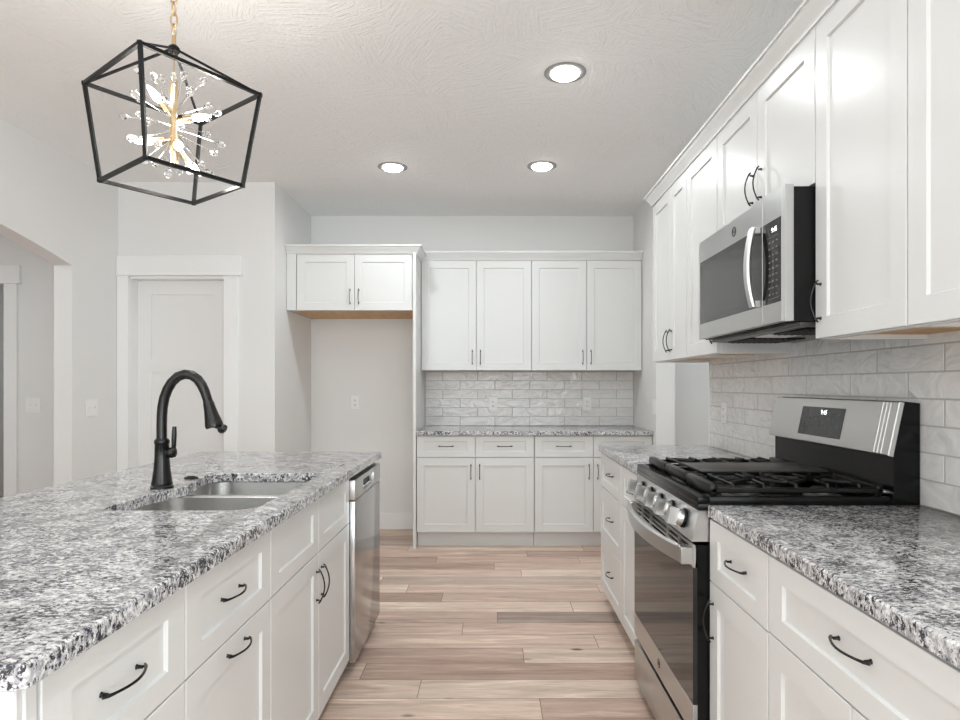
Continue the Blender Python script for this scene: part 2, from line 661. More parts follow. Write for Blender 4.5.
# rear wall (behind the camera) with two windows
rw = MB()
for a, b, c, d in ((-113.4, -98, 0, CZ), (-42, -18, 0, CZ), (38, 54.75, 0, CZ), (-98, -42, 0, 17), (-98, -42, 93, CZ), (-18, 38, 0, 17), (-18, 38, 93, CZ)):
    rw.box(a, b, -154, -150, c, d)
struct(rw.build('wall_rear', 'wall'))
for i, x0 in enumerate((-98, -18)):
    wf = MB()
    for a, b, c, d in ((x0, x0 + 2, 17, 93), (x0 + 54, x0 + 56, 17, 93), (x0 + 2, x0 + 54, 17, 19), (x0 + 2, x0 + 54, 91, 93), (x0 + 27, x0 + 29, 19, 91)):
        wf.box(a, b, -153, -151, c, d)
    struct(wf.build('window_%d' % (i + 1), 'trim'))
# hall beyond the arch, and the dim room behind its doorway
struct(MB().prism([(-222, 0), (-182, 0), (-182, 81.7), (-151.9, 81.7), (-151.9, 0), (-113.4, 0), (-113.4, CZ), (-222, CZ)], XZ, 194, 198.5).build('wall_hall', 'wall', flat=True))
struct(MB().box(-225, -222, -150, 300, 0, CZ).build('wall_hall_side', 'wall'))
struct(MB().box(-222, -113.4, 5, 9, 0, CZ).build('wall_hall_near', 'wall'))
struct(MB().box(-222, -113, 298, 302, 0, CZ).build('wall_bedroom', 'wall'))
struct(MB().box(-113.4, -109, 198.5, 298, 0, CZ).build('wall_bedroom_side', 'wall'))
struct(MB().box(-222, -113.4, 297.4, 298, 0, 5.5).build('baseboard_bedroom', 'trim'))
# room beyond the opening on the right
struct(MB().box(54.75, 110, 206, 210, 0, CZ).build('wall_laundry', 'wall'))
struct(MB().box(110, 113, 96, 210, 0, CZ).build('wall_laundry_side', 'wall'))
struct(MB().box(54.75, 110, 96, 100, 0, CZ).build('wall_laundry_near', 'wall'))

# pantry door: slab set back in its opening, craftsman casing
slab = MB()
zs = [0.6, 7.5, 27.2, 31.0, 54.0, 57.8, 76.9, 81.4]
x0, x1, a, b = -105.75, -77.25, -101.4, -82.7
yf = 184.0
slab.box(x0, a, yf, yf + 1.5, 0.6, 81.4)
slab.box(b, x1, yf, yf + 1.5, 0.6, 81.4)
for c, d in ((zs[0], zs[1]), (zs[2], zs[3]), (zs[4], zs[5]), (zs[6], zs[7])):
    slab.box(a, b, yf, yf + 1.5, c, d)
slab.box(a - 0.1, b + 0.1, yf + 0.4, yf + 1.1, 0.7, 81.3)
d1 = struct(slab.build('door_1', 'door'))
kb = MB()
kb.lathe([(1.25, 0), (1.25, 0.25), (0.5, 0.35), (0.45, 1.2), (1.0, 1.5), (1.15, 2.0), (0.9, 2.5), (0.2, 2.65)], (-79.6, yf, 37), (0, -1, 0), 20)
kb.build('door_knob', 'bronze', d1)
tr = MB()
tr.box(-108.6, -105.3, 179.2, 180, 0, 81.9, 0.06)
tr.box(-77.7, -73.7, 179.2, 180, 0, 81.9, 0.06)
tr.box(-108.6, -72.7, 178.9, 180, 81.9, 87.4, 0.08)
tr.box(-108.6, -72.4, 178.6, 180, 81.7, 82.4, 0.08)
tr.box(-105.9, -105.2, 180, 184.7, 0, 81.7)
tr.box(-77.8, -77.1, 180, 184.7, 0, 81.7)
tr.box(-105.9, -77.1, 180, 184.7, 81.0, 81.7)
struct(tr.build('trim_1', 'trim'))
tr = MB()
tr.box(-152.4, -148.4, 193.2, 194, 0, 81.9, 0.06)
tr.box(-185.5, -181.5, 193.2, 194, 0, 81.9, 0.06)
tr.box(-186.6, -147.4, 192.9, 194, 81.9, 87.4, 0.08)
tr.box(-186.8, -147.2, 192.6, 194, 81.7, 82.4, 0.08)
tr.box(-152.6, -151.9, 194, 198.5, 0, 81.7)
tr.box(-182, -181.3, 194, 198.5, 0, 81.7)
struct(tr.build('trim_2', 'trim'))
for nm, bx in (('back', (-63.2, -24.4, 215.4, 216)), ('alcove', (-63.2, -62.6, 184.7, 215.4)), ('hall', (-148.4, -113.4, 193.4, 194)), ('pantry', (-73.7, -63.2, 179.4, 180)), ('left', (-108.7, -108.1, 160.4, 179.2))):
    struct(MB().box(*bx, 0, 5.6, 0.08).build('baseboard_' + nm, 'trim'))


# ------------------------------------------------------------------ recessed lights
def downlight(x, y, label, lit=True):
    t = thing('recessed_light', label, 'ceiling light', (x, y, CZ - 0.5), 'recessed ceiling lights')
    MB().lathe([(3.95, 0.0), (3.95, -0.08), (3.8, -0.16), (2.75, -0.16), (2.70, 0.0)], (x, y, CZ), (0, 0, 1), 40).build('trim_ring', 'ring', t)
    MB().lathe([(2.70, -0.02), (2.68, -0.35), (2.4, -0.62), (1.6, -0.80), (0.05, -0.85)], (x, y, CZ), (0, 0, 1), 32).build('lens', 'lens', t)
    area('lamp_light', (x, y, CZ - 0.95), (0, 0, 0), 5.2, 5.2, CAN_WATTS, (0.905, 0.972, 1.0), 'DISK', math.radians(CAN_SPREAD), t.o)
    return t


downlight(13.7, 117, 'nearest and largest lit recessed ceiling light, above the aisle beside the range')
downlight(-27, 167.6, 'lit recessed ceiling light over the far aisle, nearest the refrigerator alcove')
downlight(13.3, 166.8, 'lit recessed ceiling light over the far aisle, in front of the back wall cabinets')
# downlights added out of view, light only, no fixtures built
for x, y in ((13.5, 62), (13.5, 5), (-78, 5), (-78, -75), (13.5, -75)):
    area('lamp_light', (x, y, CZ - 0.3), (0, 0, 0), 5.2, 5.2, CAN_WATTS * (0.35 if y == 62 else 1), (0.905, 0.972, 1.0), 'DISK', math.radians(CAN_SPREAD))
area('hall_fill', (-165, 120, CZ - 0.3), (0, 0, 0), 8, 8, HALL_WATTS, (0.905, 0.972, 1.0), 'DISK')  # unseen light, added to brighten the hall beyond the arch
area('bedroom_fill', (-165, 250, CZ - 0.3), (0, 0, 0), 8, 8, 6, (0.905, 0.972, 1.0), 'DISK')  # unseen light, added to lift the black behind the hall doorway
area('laundry_fill', (85, 150, CZ - 0.3), (0, 0, 0), 8, 8, HALL_WATTS * 0.9, (0.905, 0.972, 1.0), 'DISK')  # unseen light, added to brighten the room past the right opening

# ------------------------------------------------------------------ countertops
def counter(name, x0, x1, y0, y1, corners, label, hole=None):
    z0, z1 = 34.7, 36.0
    mb = MB()
    c = 0.14
    L = [rounded(x0 + c, x1 - c, y0 + c, y1 - c, [max(r - c, 0.02) for r in corners], z1), rounded(x0, x1, y0, y1, corners, z1 - c), rounded(x0, x1, y0, y1, corners, z0 + 0.06), rounded(x0 + 0.06, x1 - 0.06, y0 + 0.06, y1 - 0.06, corners, z0)]
    if hole is None:
        mb.loops(L)
    else:
        bm = mb.bm
        H = [[(px + (0 if k else 0), py, zz) for px, py in hole(off)] for k, (off, zz) in enumerate(((0.10, z1), (0.0, z1 - 0.10), (0.0, z0)))]
        outer = [[bm.verts.new(Vector(p)) for p in lp] for lp in L]
        inner = [[bm.verts.new(Vector(p)) for p in lp] for lp in H]
        for S in (outer, inner):
            for a, b in zip(S, S[1:]):
                n = len(a)
                for i in range(n):
                    bm.faces.new((a[i], a[(i + 1) % n], b[(i + 1) % n], b[i]))
        for o_, i_ in ((outer[0], inner[0]), (outer[-1], inner[-1])):
            es = [bm.edges.get((lp[i], lp[(i + 1) % len(lp)])) for lp in (o_, i_) for i in range(len(lp))]
            bmesh.ops.triangle_fill(bm, use_beauty=True, use_dissolve=False, edges=es)
    return tag(mb.build(name, 'granite'), label, 'countertop', 'granite countertops')


def sink_hole(off):
    """outline of the sink cut-out (plan), off = outward growth"""
    pts = [(p[0], p[1]) for p in rounded(-44.4 - off, -27.0 + off, 69.4 - off, 98.6 + off, [2.0, 3.0, 1.6, 2.4], 0, 6)]
    n = len(pts)
    # the two bowls pinch the back edge slightly between them
    extra = []
    for y, dx in ((94.0, 0.3), (90.0, 1.2), (86.5, 1.9), (83.5, 1.4), (79.0, 0.2)):
        extra.append((-44.4 - off + dx, y))
    return pts + extra


counter('countertop', -61.3, -23.35, 30.9, 130.8, [0.5, 0.55, 0.4, 0.4], 'pale speckled granite countertop of the island, with the sink cut into it', sink_hole)
counter('countertop', 25.1, 50.0, 30, 72.35, [0.1, 0.25, 0.05, 0.05], 'speckled granite countertop on the near side of the range')
counter('countertop', 24.75, 50.0, 102.9, 145.2, [0.05, 0.05, 0.1, 0.3], 'speckled granite countertop on the far side of the range, beyond the burners')
counter('countertop', -23.35, 49.0, 189.0, 215.55, [0.2, 0.2, 0.05, 0.05], 'narrow granite countertop along the back wall under the tile')


# ------------------------------------------------------------------ base cabinets
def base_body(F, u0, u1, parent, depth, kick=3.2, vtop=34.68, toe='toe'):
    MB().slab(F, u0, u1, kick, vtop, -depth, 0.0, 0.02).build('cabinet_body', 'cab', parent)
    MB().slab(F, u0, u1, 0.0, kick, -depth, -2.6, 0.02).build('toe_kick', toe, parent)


GI = 'island base cabinets'
t = thing('base_cabinet', 'white island cabinet nearest the camera, one drawer above a door', 'base cabinet', (-37, 41.3, 0), GI)
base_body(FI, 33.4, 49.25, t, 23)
door(FI, 33.55, 49.15, 26.55, 34.3, t, 41.1, 30.45, False, 'drawer', 2.5, 1.9)
door(FI, 33.55, 49.15, 3.2, 26.4, t, 35.0, 22.8)
t = thing('base_cabinet', 'white island cabinet with two horizontal pulls, between the drawer unit and the sink doors', 'base cabinet', (-37, 58.7, 0), GI)
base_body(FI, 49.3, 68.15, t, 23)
door(FI, 49.4, 68.1, 26.55, 34.3, t, 58.5, 30.45, False, 'drawer', 2.5, 1.9)
door(FI, 49.4, 68.1, 3.2, 26.4, t, 59.0, 25.1, False, 'drawer')
t = thing('sink_cabinet', 'white island sink cabinet with two blank fronts over paired doors', 'base cabinet', (-37, 87, 0), GI)
MB().slab(FI, 68.2, 105.7, 3.2, 24.5, -23, 0, 0.02).slab(FI, 68.2, 105.7, 24.5, 34.68, -0.9, 0.0, 0.02).build('cabinet_body', 'cab', t)
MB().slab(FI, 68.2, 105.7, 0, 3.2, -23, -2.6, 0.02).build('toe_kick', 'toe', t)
door(FI, 68.3, 86.95, 26.6, 34.3, t, name='false_front', st=2.5, rl=1.9)
door(FI, 87.1, 105.6, 26.6, 34.3, t, name='false_front', st=2.5, rl=1.9)
door(FI, 68.3, 86.95, 3.2, 26.45, t, 85.8, 22.2)
door(FI, 87.1, 105.6, 3.2, 26.45, t, 88.3, 22.2)
# end and back panels of the island
ep = MB()
ep.box(-48.4, -24.45, 32.4, 33.35, 0, 34.68, 0.1)
ep.box(-26.0, -24.6, 31.95, 32.45, 0, 34.68, 0.1)
ep.box(-48.4, -46.9, 31.95, 32.45, 0, 34.68, 0.08)
ep.box(-46.9, -26.0, 31.95, 32.45, 31.8, 34.68, 0.08)
ep.box(-46.9, -26.0, 31.95, 32.45, 0, 5.5, 0.08)
tag(ep.build('island_end_panel', 'cab'), 'white panel closing the near end of the island, under the granite corner', 'cabinet panel')
bp = MB().box(-49.0, -48.4, 31.95, 130.0, 0, 34.68, 0.05)
tag(bp.build('island_back_panel', 'cab'), 'white panel along the seating side of the island, behind its cabinets', 'cabinet panel')
tag(MB().box(-48.4, -24.6, 129.75, 130.3, 0, 34.68, 0.05).build('island_end_panel', 'cab'), 'thin white panel at the far end of the island beyond the dishwasher', 'cabinet panel')

# dishwasher
t = thing('dishwasher', 'stainless steel dishwasher with pocket handle at the far end of the island', 'dishwasher', (-36, 117.7, 0))
MB().box(-48.2, -25.3, 106.1, 129.5, 3.0, 34.3).build('tub_body', 'blackm', t)
MB().box(-46, -27.9, 106.3, 129.3, 0, 3.0).build('toe_kick', 'blackm', t)
dw = MB().box(-25.3, -23.55, 106.05, 129.55, 2.4, 30.15, 0.12, 2).build('door', 'steel_dw', t)
cp = MB()
cp.box(-25.3, -23.5, 106.0, 112.9, 30.3, 33.75, 0.1, 2)
cp.box(-25.3, -23.5, 122.9, 129.6, 30.3, 33.75, 0.1, 2)
cp.box(-25.3, -23.5, 112.8, 123.0, 32.85, 33.75, 0.06)
cp.box(-25.3, -23.5, 112.8, 123.0, 30.3, 31.0, 0.06)
cp = cp.build('control_strip', 'steelv', t)
MB().box(-25.4, -24.5, 112.7, 123.1, 30.6, 33.1).build('handle_pocket', 'blackm', cp)
MB().box(-24.5, -23.9, 114.5, 121.3, 30.95, 31.35, 0.1).build('handle_lip', 'chrome', cp)

# right run base cabinets
G = 'base cabinets on the range wall'
t = thing('base_cabinet', 'narrow white base cabinet right beside the near side of the range, drawer over door', 'base cabinet', (38, 64.6, 0), G)
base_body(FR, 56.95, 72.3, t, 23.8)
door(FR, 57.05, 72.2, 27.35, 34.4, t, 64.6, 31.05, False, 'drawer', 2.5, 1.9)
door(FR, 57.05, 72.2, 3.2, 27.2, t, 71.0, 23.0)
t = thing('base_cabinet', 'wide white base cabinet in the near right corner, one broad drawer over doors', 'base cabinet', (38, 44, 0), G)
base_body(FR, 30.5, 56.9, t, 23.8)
door(FR, 30.6, 56.8, 27.45, 34.4, t, 43.9, 31.3, False, 'drawer', 2.6, 1.9)
door(FR, 43.8, 56.8, 3.2, 27.3, t, 45.0, 23.0)
door(FR, 30.6, 43.65, 3.2, 27.3, t, 42.4, 23.0)
t = thing('drawer_cabinet', 'white base cabinet with three stacked drawers at the far end of the range wall', 'base cabinet', (38, 133.5, 0), G)
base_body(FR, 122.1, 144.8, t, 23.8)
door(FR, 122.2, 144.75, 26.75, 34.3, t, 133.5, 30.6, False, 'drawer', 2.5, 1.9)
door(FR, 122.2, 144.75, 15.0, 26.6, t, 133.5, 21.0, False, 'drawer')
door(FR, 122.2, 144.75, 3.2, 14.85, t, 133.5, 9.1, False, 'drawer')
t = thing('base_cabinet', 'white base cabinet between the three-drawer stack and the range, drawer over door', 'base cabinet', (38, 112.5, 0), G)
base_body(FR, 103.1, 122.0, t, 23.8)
door(FR, 103.2, 121.95, 26.75, 34.3, t, 112.5, 30.6, False, 'drawer', 2.5, 1.9)
door(FR, 103.2, 121.95, 3.2, 26.6, t, 104.5, 23.0)

# back run base cabinets
G = 'base cabinets on the back wall'
for i, (u0, lab) in enumerate(((-23.3, 'white base cabinet on the back wall beside the refrigerator alcove, two drawers over two doors'), (12.85, 'white base cabinet on the back wall, partly hidden behind the three-drawer stack'))):
    t = thing('base_cabinet', lab, 'base cabinet', (u0 + 18, 202, 0), G)
    base_body(FB, u0, u0 + 36.05, t, 24.5, 4.9, toe='cab')
    for k in range(2):
        a = u0 + 0.1 + 18.03 * k
        b = a + 17.85
        door(FB, a, b, 28.0, 34.4, t, (a + b) / 2, 31.3, False, 'drawer', 2.4, 1.6)
        door(FB, a, b, 5.0, 27.75, t, b - 1.25 if k == 0 else a + 1.25, 23.5)

# ------------------------------------------------------------------ refrigerator surround
tag(MB().box(-24.35, -23.4, 189.5, 215.8, 0, 90.7, 0.05).build('refrigerator_side_panel', 'cab'), 'tall white panel standing between the refrigerator alcove and the back cabinets', 'cabinet panel')
t = thing('wall_cabinet', 'short white two-door cabinet over the empty refrigerator alcove', 'wall cabinet', (-43, 203, 73))
fb = MB()
fb.box(-63.1, -62.3, 190.75, 215.8, 73.0, 90.7)
fb.box(-62.3, -24.4, 190.75, 215.8, 73.3, 90.7)
fb.box(-63.1, -24.4, 190.7, 191.5, 73.0, 90.7)
fb.box(-63.1, -60.2, 189.9, 190.75, 73.0, 90.7, 0.05)
fb.build('cabinet_body', 'cab', t)
MB().box(-62.3, -24.4, 191.5, 215.7, 73.1, 73.35).build('underside', 'wood', t)
door(FB, -59.95, -42.35, 73.0, 90.2, t, -43.6, 77.2)
door(FB, -42.2, -24.65, 73.0, 90.2, t, -40.95, 77.2)
crown([(-63.1, 189.9), (-23.35, 189.9), (-23.35, 203.0)], 90.3, 1, t, h=2.5)

# ------------------------------------------------------------------ wall cabinets
def wall_body(F, u0, u1, v0, v1, depth, parent):
    mb = MB()
    mb.slab(F, u0, u1, v0 + 0.75, v1, -depth, 0.0, 0.02)
    mb.slab(F, u0, u0 + 0.7, v0, v0 + 0.8, -depth, 0.0, 0.02)
    mb.slab(F, u1 - 0.7, u1, v0, v0 + 0.8, -depth, 0.0, 0.02)
    mb.slab(F, u0 + 0.7, u1 - 0.7, v0 - 0.0, v0 + 0.8, -0.75, 0.0, 0.02)
    mb.build('cabinet_body', 'cab', parent)
    MB().slab(F, u0 + 0.7, u1 - 0.7, v0 + 0.55, v0 + 0.8, -depth, -0.75, 0.02).build('underside', 'wood', parent)


G = 'wall cabinets on the back wall'
for i, (u0, lab) in enumerate(((-23.35, 'tall white two-door wall cabinet on the back wall, next to the refrigerator panel'), (12.8, 'tall white two-door wall cabinet on the back wall, next to the nook corner'))):
    t = thing('wall_cabinet', lab, 'wall cabinet', (u0 + 18, 210, 54.8), G)
    wall_body(FBU, u0, u0 + 36.1, 54.85, 91.0, 12.0, t)
    for k in range(2):
        a = u0 + 0.1 + 18.05 * k
        b = a + 17.87
        door(FBU, a, b, 54.95, 90.8, t, b - 1.25 if k == 0 else a + 1.25, 59.2)
t = crown([(-23.35, 203.0), (49.0, 203.0)], 91.0, 1, None)
tag(t, 'white crown molding along the top of the back wall cabinets', 'molding')

G = 'wall cabinets on the range wall'
t = thing('wall_cabinet', 'white wall cabinet with two narrow doors at the far end of the range wall', 'wall cabinet', (44, 132.5, 55.3), G)
wall_body(FRU, 120.1, 145.0, 55.3, 91.8, 12.1, t)
door(FRU, 131.05, 144.9, 55.4, 91.6, t, 132.2, 59.4)
door(FRU, 120.2, 130.9, 55.4, 91.6, t, 129.7, 59.4)
t = thing('wall_cabinet', 'white single-door wall cabinet just beyond the microwave', 'wall cabinet', (44, 111.8, 55.3), G)
wall_body(FRU, 103.6, 120.0, 55.3, 91.8, 12.1, t)
door(FRU, 103.7, 119.9, 55.4, 91.6, t, 104.9, 59.4)
t = thing('wall_cabinet', 'short white two-door cabinet mounted directly above the microwave', 'wall cabinet', (44, 87.8, 73.4), G)
MB().slab(FRU, 72.15, 103.5, 73.55, 91.8, -12.1, 0, 0.02).build('cabinet_body', 'cab', t)
door(FRU, 87.95, 103.4, 73.6, 91.6, t, 89.3, 78.2)
door(FRU, 72.25, 87.8, 73.6, 91.6, t, 86.5, 78.2)
t = thing('wall_cabinet', 'tall white single-door wall cabinet beside the near end of the microwave', 'wall cabinet', (44, 64, 55.3), G)
wall_body(FRU, 56.15, 72.1, 55.3, 91.8, 12.1, t)
door(FRU, 56.2, 72.0, 55.4, 91.6, t, 70.8, 59.6)
t = thing('wall_cabinet', 'white wall cabinet nearest the camera, cut by the right border of the photo', 'wall cabinet', (44, 41, 55.3), G)
wall_body(FRU, 25.0, 56.05, 55.3, 91.8, 12.1, t)
door(FRU, 40.6, 56.0, 55.4, 91.6, t, 41.8, 59.6)
door(FRU, 25.1, 40.45, 55.4, 91.6, t, 39.2, 59.6)
t = crown([(50.3, 145.0), (37.5, 145.0), (37.5, 25.0)], 91.8, 1, None, h=2.45)
tag(t, 'white crown molding running along the top of the range wall cabinets', 'molding')


# ------------------------------------------------------------------ tile backsplashes
def splash(name, label, fn, u0, u1, v0, v1, start, skip=None):
    mb = MB()
    rng = random.Random(3)
    row, v = 0, v0
    while v < v1 - 0.3:
        vt = min(v + 3.02, v1)
        u = u0 - start - (6.05 if row % 2 else 0.0)
        while u < u1:
            a, b = max(u, u0), min(u + 11.93, u1)
            if b - a > 0.3:
                j = [rng.uniform(-0.008, 0.008) for _ in range(4)]
                P = [(a, v), (b, v), (b, vt), (a, vt)]
                c = 0.09
                Q = [(a + c, v + c), (b - c, v + c), (b - c, vt - c), (a + c, vt - c)]
                mb.loops([[fn(p, q, 0.02) for p, q in P], [fn(p, q, 0.26) for p, q in P], [fn(p, q, 0.33 + jj) for (p, q), jj in zip(Q, j)]])
            u += 12.1
        v += 3.12
        row += 1
    t = thing(name, label, 'backsplash', fn((u0 + u1) / 2, v0, 0))
    mb.build('tiles', 'tile', t, flat=True)
    n = MB()
    n.loops([[fn(u0, v0, w), fn(u1, v0, w), fn(u1, v1, w), fn(u0, v1, w)] for w in (0.0, 0.285)])
    n.build('grout', 'grout', t)
    return t


splash('tile_backsplash', 'glossy grey subway tile backsplash on the back wall above the narrow counter', lambda u, v, w: (u, 215.98 - w, v), -23.3, 49.0, 36.02, 54.8, 0.0)
splash('tile_backsplash', 'glossy grey subway tile backsplash behind the range and under the microwave', lambda u, v, w: (50.38 - w, u, v), 30.0, 143.0, 36.02, 57.4, 3.6)


# ------------------------------------------------------------------ outlets and switches
def plate(name, label, cat, F, uc, vc, kind, group, wd=2.9, ht=4.7):
    t = thing(name, label, cat, F(uc, vc - ht / 2, 0), group)
    MB().slab(F, uc - wd / 2, uc + wd / 2, vc - ht / 2, vc + ht / 2, 0.01, 0.25, 0.09).build('cover_plate', 'plate', t)
    if kind == 'outlet':
        for s in (-1, 1):
            c = vc + s * 0.78
            r = MB().slab(F, uc - 0.62, uc + 0.62, c - 0.55, c + 0.55, 0.2, 0.32, 0.05).build('receptacle', 'plate', t)
            m = MB()
            for du in (-0.25, 0.25):
                m.slab(F, uc + du - 0.06, uc + du + 0.06, c - 0.18, c + 0.22, 0.28, 0.335, 0.005)
            m.slab(F, uc - 0.09, uc + 0.09, c - 0.42, c - 0.27, 0.28, 0.335, 0.005)
            m.build('slot', 'slot', r)
    else:
        n = 2 if kind == 'double' else 1
        for k in range(n):
            u = uc + (k - (n - 1) / 2) * 1.9
            m = MB().slab(F, u - 0.18, u + 0.18, vc - 0.35, vc + 0.35, 0.2, 0.3, 0.02)
            m.loops([[F(u - 0.12, vc - 0.1, 0.28), F(u + 0.12, vc - 0.1, 0.28), F(u + 0.12, vc + 0.12, 0.28), F(u - 0.12, vc + 0.12, 0.28)],
                     [F(u - 0.1, vc + 0.2, 0.72), F(u + 0.1, vc + 0.2, 0.72), F(u + 0.1, vc + 0.36, 0.68), F(u - 0.1, vc + 0.36, 0.68)]])
            m.build('toggle', 'plate', t)
    return t


GO, GS = 'electrical outlets', 'light switches'
plate('outlet', 'white outlet on the bare wall inside the refrigerator alcove', 'outlet', lambda u, v, w: (u, 216 - w, v), -47.8, 44.0, 'outlet', GO)
FT = lambda u, v, w: (u, 215.66 - w, v)
plate('outlet', 'outlet in the back tile nearer the refrigerator panel', 'outlet', FT, 0.2, 43.6, 'outlet', GO)
plate('outlet', 'outlet in the back tile nearer the nook corner and doorway', 'outlet', FT, 32.9, 43.6, 'outlet', GO)
plate('outlet', 'outlet in the range wall tile above the counter beyond the range', 'outlet', lambda u, v, w: (50.06 - w, u, v), 133.6, 44.1, 'outlet', GO)
plate('light_switch', 'single switch on the nook side wall beside the doorway, above the back counter end', 'light switch', lambda u, v, w: (49.1 - w, u, v), 187.8, 43.4, 'single', GS)
plate('light_switch', 'double switch on the wall strip between the arch and the pantry door', 'light switch', lambda u, v, w: (-108.7 + w, u, v), 168.0, 43.9, 'double', GS, 4.7)
plate('light_switch', 'double switch on the hall wall seen through the arch', 'light switch', lambda u, v, w: (u, 194 - w, v), -143.6, 43.7, 'double', GS, 4.7)

# ------------------------------------------------------------------ sink, faucet, button
t = thing('sink', 'double-bowl stainless steel undermount sink set into the island counter', 'sink', (-35.4, 84, 25.5))


def bowl(x0, x1, y0, y1, zf, depth, ra):
    mb = MB()
    L = []
    for ins, z, r in ((-0.45, zf, ra), (0.0, zf, ra), (0.12, zf - 0.12, ra), (0.35, zf - depth + 1.5, ra), (0.7, zf - depth + 0.5, ra), (1.6, zf - depth, ra - 0.6)):
        L.append(rounded(x0 + ins, x1 - ins, y0 + ins, y1 - ins, r, z, 6))
    # outer shell so that the basin has thickness
    for ins, z, r in ((1.4, zf - depth - 0.1, ra - 0.6), (0.55, zf - depth + 0.4, ra), (0.2, zf - depth + 1.5, ra), (-0.05, zf - 0.2, ra), (-0.45, zf - 0.12, ra)):
        L.append(rounded(x0 + ins, x1 - ins, y0 + ins, y1 - ins, r, z, 6))
    bm = mb.bm
    V = [[bm.verts.new(Vector(p)) for p in lp] for lp in L]
    n = len(V[0])
    for k in range(len(V)):
        if k == 5:
            continue
        a, b = V[k], V[(k + 1) % len(V)]
        for i in range(n):
            bm.faces.new((a[i], a[(i + 1) % n], b[(i + 1) % n], b[i]))
    bm.faces.new(V[5])
    bm.faces.new(V[6])
    return mb


b1 = bowl(-45.0, -26.7, 87.0, 99.2, 34.62, 8.6, 3.0).build('bowl', 'steel_sink', t)
b2 = bowl(-45.2, -26.7, 68.9, 85.6, 34.62, 9.0, 3.0).build('bowl', 'steel_sink', t)
MB().box(-43.5, -27.4, 85.5, 87.1, 34.35, 34.66, 0.12, 2).build('divider', 'steel_sink', t)
for yy, zz, bb in ((93.0, 26.05, b1), (77.2, 25.65, b2)):
    MB().lathe([(2.2, 0), (2.2, 0.08), (1.7, 0.1), (1.5, 0.02), (0.1, 0.0)], (-36, yy, zz), (0, 0, 1), 24).build('drain', 'chrome', bb)

t = thing('faucet', 'dark bronze gooseneck pull-down faucet standing behind the island sink', 'faucet', (-45.1, 84.6, 36))


FY = 84.6


def fp(cx, cy):     # picture-plane helper worked out once for the faucet's own plane
    return (-45.1 + (cx - 244) / 4 * FY / 620, FY, 50 - (360 + cy / 4 - 385.3) * FY / 620)


MB().lathe([(1.45, 0), (1.45, 0.25), (1.3, 0.4), (1.36, 0.6), (1.28, 0.9), (1.05, 2.6), (0.93, 4.2), (0.90, 6.0), (0.97, 6.15), (0.97, 6.45), (0.75, 6.75)], (-45.1, 84.6, 36), (0, 0, 1), 32).build('body', 'bronze', t)
neck = [fp(*p) for p in ((243, 330), (243, 300), (243, 260), (244, 220), (247, 185), (254, 150), (266, 118), (284, 88), (308, 66), (336, 57), (363, 61), (387, 77), (404, 101), (416, 128), (424, 152), (430, 172))]
MB().tube(neck, [0.66] * 13 + [0.64, 0.62, 0.62], 20).build('neck', 'bronze', t)
sp = [fp(*p) for p in ((428, 166), (431, 176), (437, 200), (446, 235), (452, 258), (455, 268))]
sh = MB().tube(sp, [0.66, 0.72, 0.80, 1.02, 1.18, 1.12], 20).build('spray_head', 'bronze', t)
e, f = Vector(fp(455, 262)), Vector(fp(490, 274))
MB().cyl(e, f, 0.34, 0.34, 12).lathe([(0.1, -0.36), (0.5, -0.3), (0.58, 0), (0.5, 0.3), (0.1, 0.36)], f, (1, 0, -0.35), 16).build('spray_toggle', 'bronze', sh)
hb = Vector(fp(284, 370))
MB().cyl((-45.1, FY, hb.z), hb + Vector((0.1, 0, 0)), 0.62, 0.62, 16).lathe([(0.2, -0.55), (0.65, -0.4), (0.78, 0), (0.65, 0.4), (0.2, 0.55)], hb, (1, 0, 0), 18).build('valve', 'bronze', t)
MB().tube([fp(290, 360), fp(291, 345), fp(293, 300), fp(294, 266)], [0.22, 0.30, 0.33, 0.26], 12).build('lever', 'bronze', t)
tag(MB().lathe([(1.0, 0), (1.0, 0.12), (0.85, 0.24), (0.6, 0.26), (0.55, 0.36), (0.1, 0.40)], (-45.4, 93.4, 36.0), (0, 0, 1), 28).build('disposal_button', 'bronze'), 'small dark round button on the granite beyond the faucet', 'button')

# ------------------------------------------------------------------ range
t = thing('gas_range', 'stainless steel and black gas range with five knobs between the granite counters', 'stove', (37, 87.6, 0))
RY0, RY1 = 72.55, 102.75
MB().box(25.3, 49.8, RY0, RY1, 1.2, 35.4, 0.05).build('oven_body', 'black', t)
fm = MB()
for yy in (74.5, 100.8):
    for xx in (27, 47):
        fm.cyl((xx, yy, 0), (xx, yy, 1.3), 0.7, 0.7, 12)
fm.build('feet', 'blackm', t)
dr = MB().box(23.55, 23.95, RY0 + 0.1, RY1 - 0.1, 1.6, 8.1, 0.1, 2).build('storage_drawer', 'steel', t)
MB().box(23.95, 25.28, RY0 + 0.15, RY1 - 0.15, 1.7, 8.0).build('drawer_box', 'black', dr)
od = MB().box(24.0, 25.28, RY0 + 0.06, RY1 - 0.06, 8.95, 31.25).build('oven_door', 'black', t)
MB().box(23.5, 24.05, RY0 + 0.05, RY1 - 0.05, 8.9, 12.5, 0.05).build('bottom_band', 'steel', od)
vs = MB()
for a, b in ((28.6, 29.2), (30.9, 31.3)):
    vs.box(23.5, 23.8, RY0 + 0.05, RY1 - 0.05, a, b, 0.05)
for yy in (RY0 + 0.05, 77.9, 83.0, 92.0, 97.2, RY1 - 0.85):
    vs.box(23.5, 23.8, yy, yy + 0.8, 29.15, 30.95)
for zz in (29.6, 30.25):
    vs.box(23.55, 23.8, RY0 + 0.3, RY1 - 0.3, zz, zz + 0.26)
vs.build('vent_strip', 'steel', od)
MB().box(23.5, 24.05, RY0 + 0.1, RY1 - 0.1, 12.5, 28.6, 0.04).build('door_glass', 'glass_oven', od)
